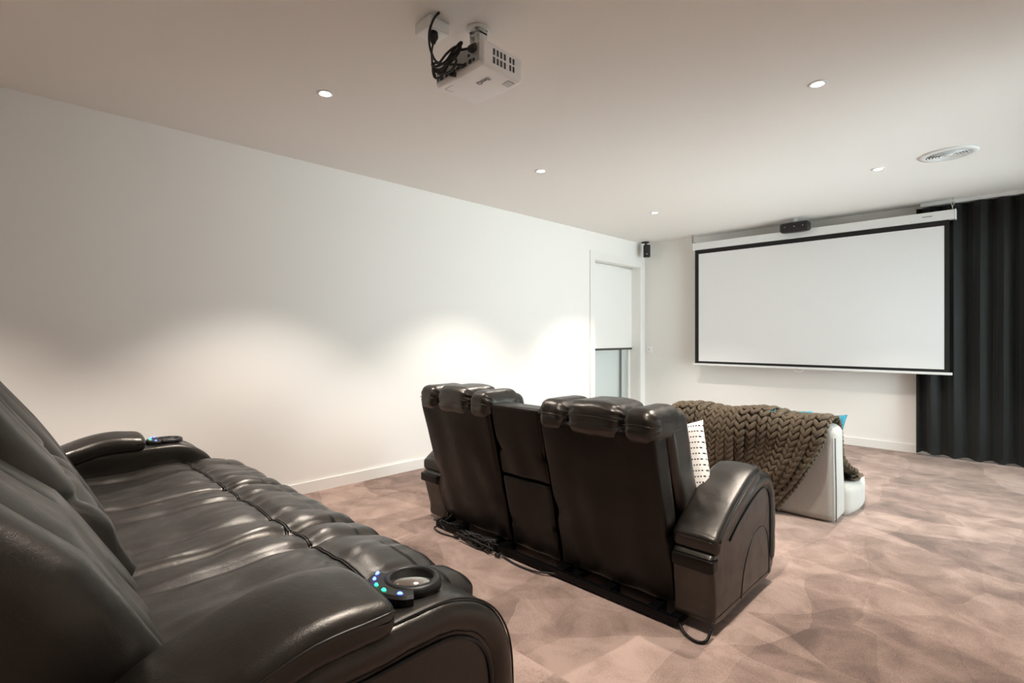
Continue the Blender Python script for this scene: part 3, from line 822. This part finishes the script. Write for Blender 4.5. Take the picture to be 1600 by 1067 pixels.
for x, r in ((-.095, .034), (.095, .034), (0, .028)):
    bm = bmesh.new(); lathe(bm, [(r*.8, 0), (r, .002), (r, .006), (r*.8, .006), (r*.3, .001), (0, .004)], seg=24, mat=Matrix.Rotation(PI/2, 3, 'X'))
    for v in bm.verts: v.co += Vector((x, -.054, 0))
    obj('driver', bm, M['rubber'], cc)
    bm = bmesh.new(); lathe(bm, [(0, 0), (.006, 0), (.008, .003), (0, .008)], seg=14, mat=Matrix.Rotation(PI/2, 3, 'X'))
    for v in bm.verts: v.co += Vector((x+(.0 if x else .004), -.059, .0))
    obj('dust_cap', bm, M['chrome'], cc)
bm = bmesh.new(); box(bm, -.02, .02, .01, .03, .045, .105); obj('ceiling_bracket', bm, M['white_metal'], cs, smooth=False)

# ------------------------------------------------------------------ ceiling air vent
V = empty('ceiling_vent', (3.60, 5.06, H), 'round white air vent with concentric rings in the ceiling', 'vent')
bm = bmesh.new(); lathe(bm, [(.125, -.002), (.130, -.012), (.170, -.008), (.176, 0), (.125, 0)], seg=56); obj('outer_ring', bm, M['white_metal'], V)
bm = bmesh.new(); lathe(bm, [(0, -.001), (.126, -.001), (.126, 0), (0, 0)], seg=40); obj('duct', bm, M['grey_piping'], V)
for r in (.112, .094, .076, .058, .038):
    bm = bmesh.new(); lathe(bm, [(r, -.003), (r+.010, -.016), (r+.013, -.016), (r+.003, -.003)], seg=44); obj('vent_ring', bm, M['white_metal'], V)
bm = bmesh.new(); lathe(bm, [(0, -.014), (.024, -.014), (.030, -.006), (0, -.006)], seg=30); obj('centre_disc', bm, M['white_metal'], V)

# ------------------------------------------------------------------ wall plates
def plate(x, z, label, name='wall_switch', w_=.074, h_=.074, mech=True, cat='switch'):
    p = empty(name, (x, Y1, z), label, cat)
    boxes('cover', [(-w_/2, w_/2, -.010, 0, -h_/2, h_/2)], M['white_plastic'], p, .003)
    if mech: boxes('rocker', [(-.018, .002, -.0135, -.0095, -.010, .010)], M['grey_panel'], p, .001); boxes('rocker', [(.006, .018, -.0135, -.0095, -.010, .010)], M['white_plastic'], p, .001)
    return p
plate(.077, 1.036, 'white wall switch plate beside the corner window', 'wall_switch', .085, .095)
plate(1.56, .305, 'white power outlet low on the far wall, left of the other', 'wall_outlet', .12, .075, True, 'outlet')
plate(1.77, .295, 'white power outlet low on the far wall, right of the other', 'wall_outlet', .12, .075, True, 'outlet')
cable('speaker_wire', [(.35, Y1-.005, .215), (.5, Y1-.005, .20), (.7, Y1-.005, .195), (.9, Y1-.005, .20)], .003, 'thin grey wire tacked low along the far wall', 'wire', 'mid_grey')

# ------------------------------------------------------------------ projector
PX0, PX1, PY0, PY1, PZ0, PZ1 = 2.185, 2.492, 1.352, 1.585, 2.300, 2.402
PC = Vector(((PX0+PX1)/2, (PY0+PY1)/2, PZ1))
P_ = empty('projector', PC, 'white projector hanging upside down from the ceiling with black cables behind it', 'projector')
hw, hd, hh = (PX1-PX0)/2, (PY1-PY0)/2, PZ1-PZ0
bm = bmesh.new()
def pd(x, y, z):
    return x, y+(.012*(1-(x/hw)**2) if y > hd*.6 else 0), z-(.006*(1-(x/hw)**2)*(1-(y/hd)**2) if z < -hh*.7 else 0)
cushion(bm, -hw, hw, -hd, hd, -hh, 0, .018, (12, 10, 4), 6, pd); body = obj('body', bm, M['white_plastic'], P_)
boxes('connector_plate', [(-hw+.016, hw-.018, -hd-.0025, -hd+.002, -hh+.016, -.014)], M['grey_panel'], body, .001)
ports = [(-.125, -.060, .010, .012), (-.100, -.062, .022, .014), (-.066, -.062, .020, .013), (-.035, -.062, .011, .011), (-.015, -.062, .011, .011), (.010, -.060, .026, .012), (.045, -.062, .030, .015), (.083, -.060, .016, .016), (.105, -.060, .010, .010), (.075, -.034, .012, .010)]
for x, z, w_, h_ in ports: boxes('port', [(x-w_/2, x+w_/2, -hd-.0045, -hd-.002, z-h_/2-.014, z+h_/2-.014)], M['black_plastic'], body)
boxes('power_inlet', [(.082, .118, -hd-.006, -hd-.002, -.034, -.012)], M['black_plastic'], body, .002)
def slots(y0, nx, z0, nz, cols, rows_):
    bl_ = []
    for c in range(cols):
        for r in range(rows_):
            y = y0+c*nx; z = z0+r*nz
            for q in range(6 if True else 0):
                bl_.append((hw-.001, hw+.0006, y+.002, y+nx-.006, z+q*(nz-.008)/6, z+q*(nz-.008)/6+.0032))
    return bl_
boxes('vent_grille', slots(-.062, .020, -.083, .034, 4, 2), M['dark_gap'], body)
boxes('vent_grille', slots(.030, .019, -.080, .032, 2, 2), M['dark_gap'], body)
bm = bmesh.new(); cushion(bm, -.02, .02, hd+.002, hd+.03, -.07, -.03, .012, (3, 3, 3), 4); obj('lens_housing', bm, M['black_plastic'], body)
boxes('focus_recess', [(.085, .125, .055, .092, -hh-.0045, -hh-.001)], M['grey_panel'], body, .001)
for x, y in ((-.10, -.06), (-.085, -.085)): boxes('screw', [(x-.003, x+.003, y-.003, y+.003, -hh-.0015, -hh+.002)], M['black_plastic'], body)
bm = bmesh.new()
for a, b in (((-.122, -.085), (-.075, -.085)), ((-.075, -.085), (-.075, -.05)), ((-.075, -.05), (-.122, -.05)), ((-.122, -.05), (-.122, -.085))):
    tube(bm, [(a[0], a[1], -hh-.0022), (b[0], b[1], -hh-.0022)], .0006, 4)
obj('access_hatch', bm, M['mid_grey'], body)
# lettering on the underside
fc = bpy.data.curves.new('lettering', 'FONT'); fc.body = 'BenQ'; fc.size = .030; fc.extrude = .0004; fc.align_x = 'CENTER'; fc.align_y = 'CENTER'; fc.offset = .0004
fo = bpy.data.objects.new('lettering_source', fc); COL.objects.link(fo); bpy.context.view_layer.update()
lm = bpy.data.meshes.new_from_object(fo.evaluated_get(bpy.context.evaluated_depsgraph_get())); bpy.data.objects.remove(fo)
lm.name = 'logo'; lm.materials.append(M['mid_grey'])
lt = link('logo', lm, body); lt.location = (.055, -.022, -hh-.0075); lt.rotation_euler = (PI, 0, PI)
# mount
bm = bmesh.new(); lathe(bm, [(0, 0), (.052, 0), (.055, -.004), (.048, -.010), (0, -.012)], seg=36)
mp_ = obj('mount_plate', bm, M['white_metal'], P_); mp_.location = (-.075, .065, H-PC.z)
bm = bmesh.new()
for a in range(4): lathe(bm, [(0, -.011), (.006, -.011), (.006, -.015), (0, -.016)], (.036*math.cos(a*PI/2+.6), .036*math.sin(a*PI/2+.6), 0), 10)
obj('mount_screws', bm, M['mid_grey'], mp_)
ax, ay = -.075, .065
bm = bmesh.new(); tube(bm, [(ax, ay, H-PC.z-.01), (ax, ay, .085)], .016, 14); lathe(bm, [(0, .0), (.024, .0), (.024, .03), (0, .03)], (ax, ay, .07), 16)
box(bm, ax-.028, ax-.020, ay-.02, ay+.02, .025, .10); box(bm, ax+.020, ax+.028, ay-.02, ay+.02, .025, .10)
tube(bm, [(ax, ay, .09), (ax, ay, .012)], .012, 12)
box(bm, ax-.034, ax-.026, ay-.022, ay+.022, .10, .19); box(bm, ax+.026, ax+.034, ay-.022, ay+.022, .10, .19); box(bm, ax-.034, ax+.034, ay-.022, ay+.022, .165, .172)
obj('mount_pole', bm, M['white_metal'], P_)
bm = bmesh.new()
for dx, dy in ((-.06, -.07), (.09, -.09), (.09, .02), (-.06, .04)):
    tube(bm, [(ax, ay, .018), (ax+dx*.6, ay+dy*.6, .016), (ax+dx, ay+dy, .006), (ax+dx, ay+dy, -.004)], .006, 8)
obj('mount_bracket', bm, M['white_metal'], P_)
# ceiling outlet box
OB = empty('ceiling_outlet_box', (2.150, 1.365, H), 'white square outlet box on the ceiling beside the projector', 'outlet')
bm = bmesh.new(); cushion(bm, -.055, .055, -.055, .055, -.05, 0, .008, (3, 3, 3), 4); obj('box_body', bm, M['white_plastic'], OB)
bm = bmesh.new(); lathe(bm, [(0, 0), (.020, 0), (.022, -.022), (.015, -.034), (.008, -.05), (0, -.05)], (.02, -.01, -.05), 16); obj('plug', bm, M['rubber'], OB)
def cbl(pts, label, r=.0045): return cable('projector_cable', pts, r, label, 'cable', 'rubber', None)
cbl([(2.240, 1.335, 2.599), (2.215, 1.325, 2.578), (2.198, 1.315, 2.53), (2.205, 1.308, 2.47), (2.235, 1.30, 2.41), (2.27, 1.295, 2.365), (2.32, 1.295, 2.335), (2.375, 1.31, 2.318), (2.40, 1.342, 2.318)], 'black cable running from the ceiling hole down into the projector\'s rear connectors', .005)
cbl([(2.172, 1.352, 2.50), (2.185, 1.335, 2.45), (2.215, 1.315, 2.40), (2.24, 1.30, 2.35), (2.265, 1.295, 2.305)], 'black power cord hanging from the plug in the ceiling outlet box')
cb_ = empty('cable_coil', (2.325, 1.30, 2.375), 'loose coil of black cable bunched behind the projector', 'cable')
loops = [[(-.09, 0, -.01), (-.05, -.01, -.035), (.0, 0, -.03), (.05, 0, -.005), (.080, .01, .018), (.092, .01, .012), (.08, 0, -.01), (.03, 0, -.03), (-.02, .01, -.06), (-.06, 0, -.05), (-.08, 0, -.02)],
         [(-.085, .01, .0), (-.04, .0, -.02), (.02, -.01, -.01), (.06, 0, .005), (.085, .01, .0), (.06, .01, -.025), (.02, .0, -.05), (-.03, 0, -.08), (-.07, 0, -.07), (-.085, 0, -.03)],
         [(-.05, .0, -.06), (.0, .0, -.055), (.05, .0, -.035), (.07, .0, -.055), (.04, .0, -.08), (-.01, .0, -.075)],
         [(-.08, 0, -.03), (-.03, 0, -.05), (.02, 0, -.04), (.06, .01, -.01), (.10, .025, -.008), (.125, .035, -.012)]]
for k, lp in enumerate(loops):
    bm = bmesh.new(); tube(bm, spline(lp, 6, k < 3), .0048, 8, closed=(k < 3)); obj('cable_loop', bm, M['rubber'], cb_)
bm = bmesh.new(); cushion(bm, .11, .145, .022, .046, -.024, .0, .006, (2, 2, 2), 3); obj('inlet_plug', bm, M['rubber'], cb_)
bm = bmesh.new(); tube(bm, [(-.06, 0, -.045), (-.03, .01, -.065), (.0, .022, -.072)], .0045, 8); tube(bm, [(.0, .022, -.072), (.02, .040, -.076)], .010, 8); obj('video_plug', bm, M['rubber'], cb_)

# carpeted step moves nothing else; remove material-less leftovers
for o in list(bpy.data.objects):
    if o.type == 'EMPTY' and o.parent is None and not o.children: bpy.data.objects.remove(o)
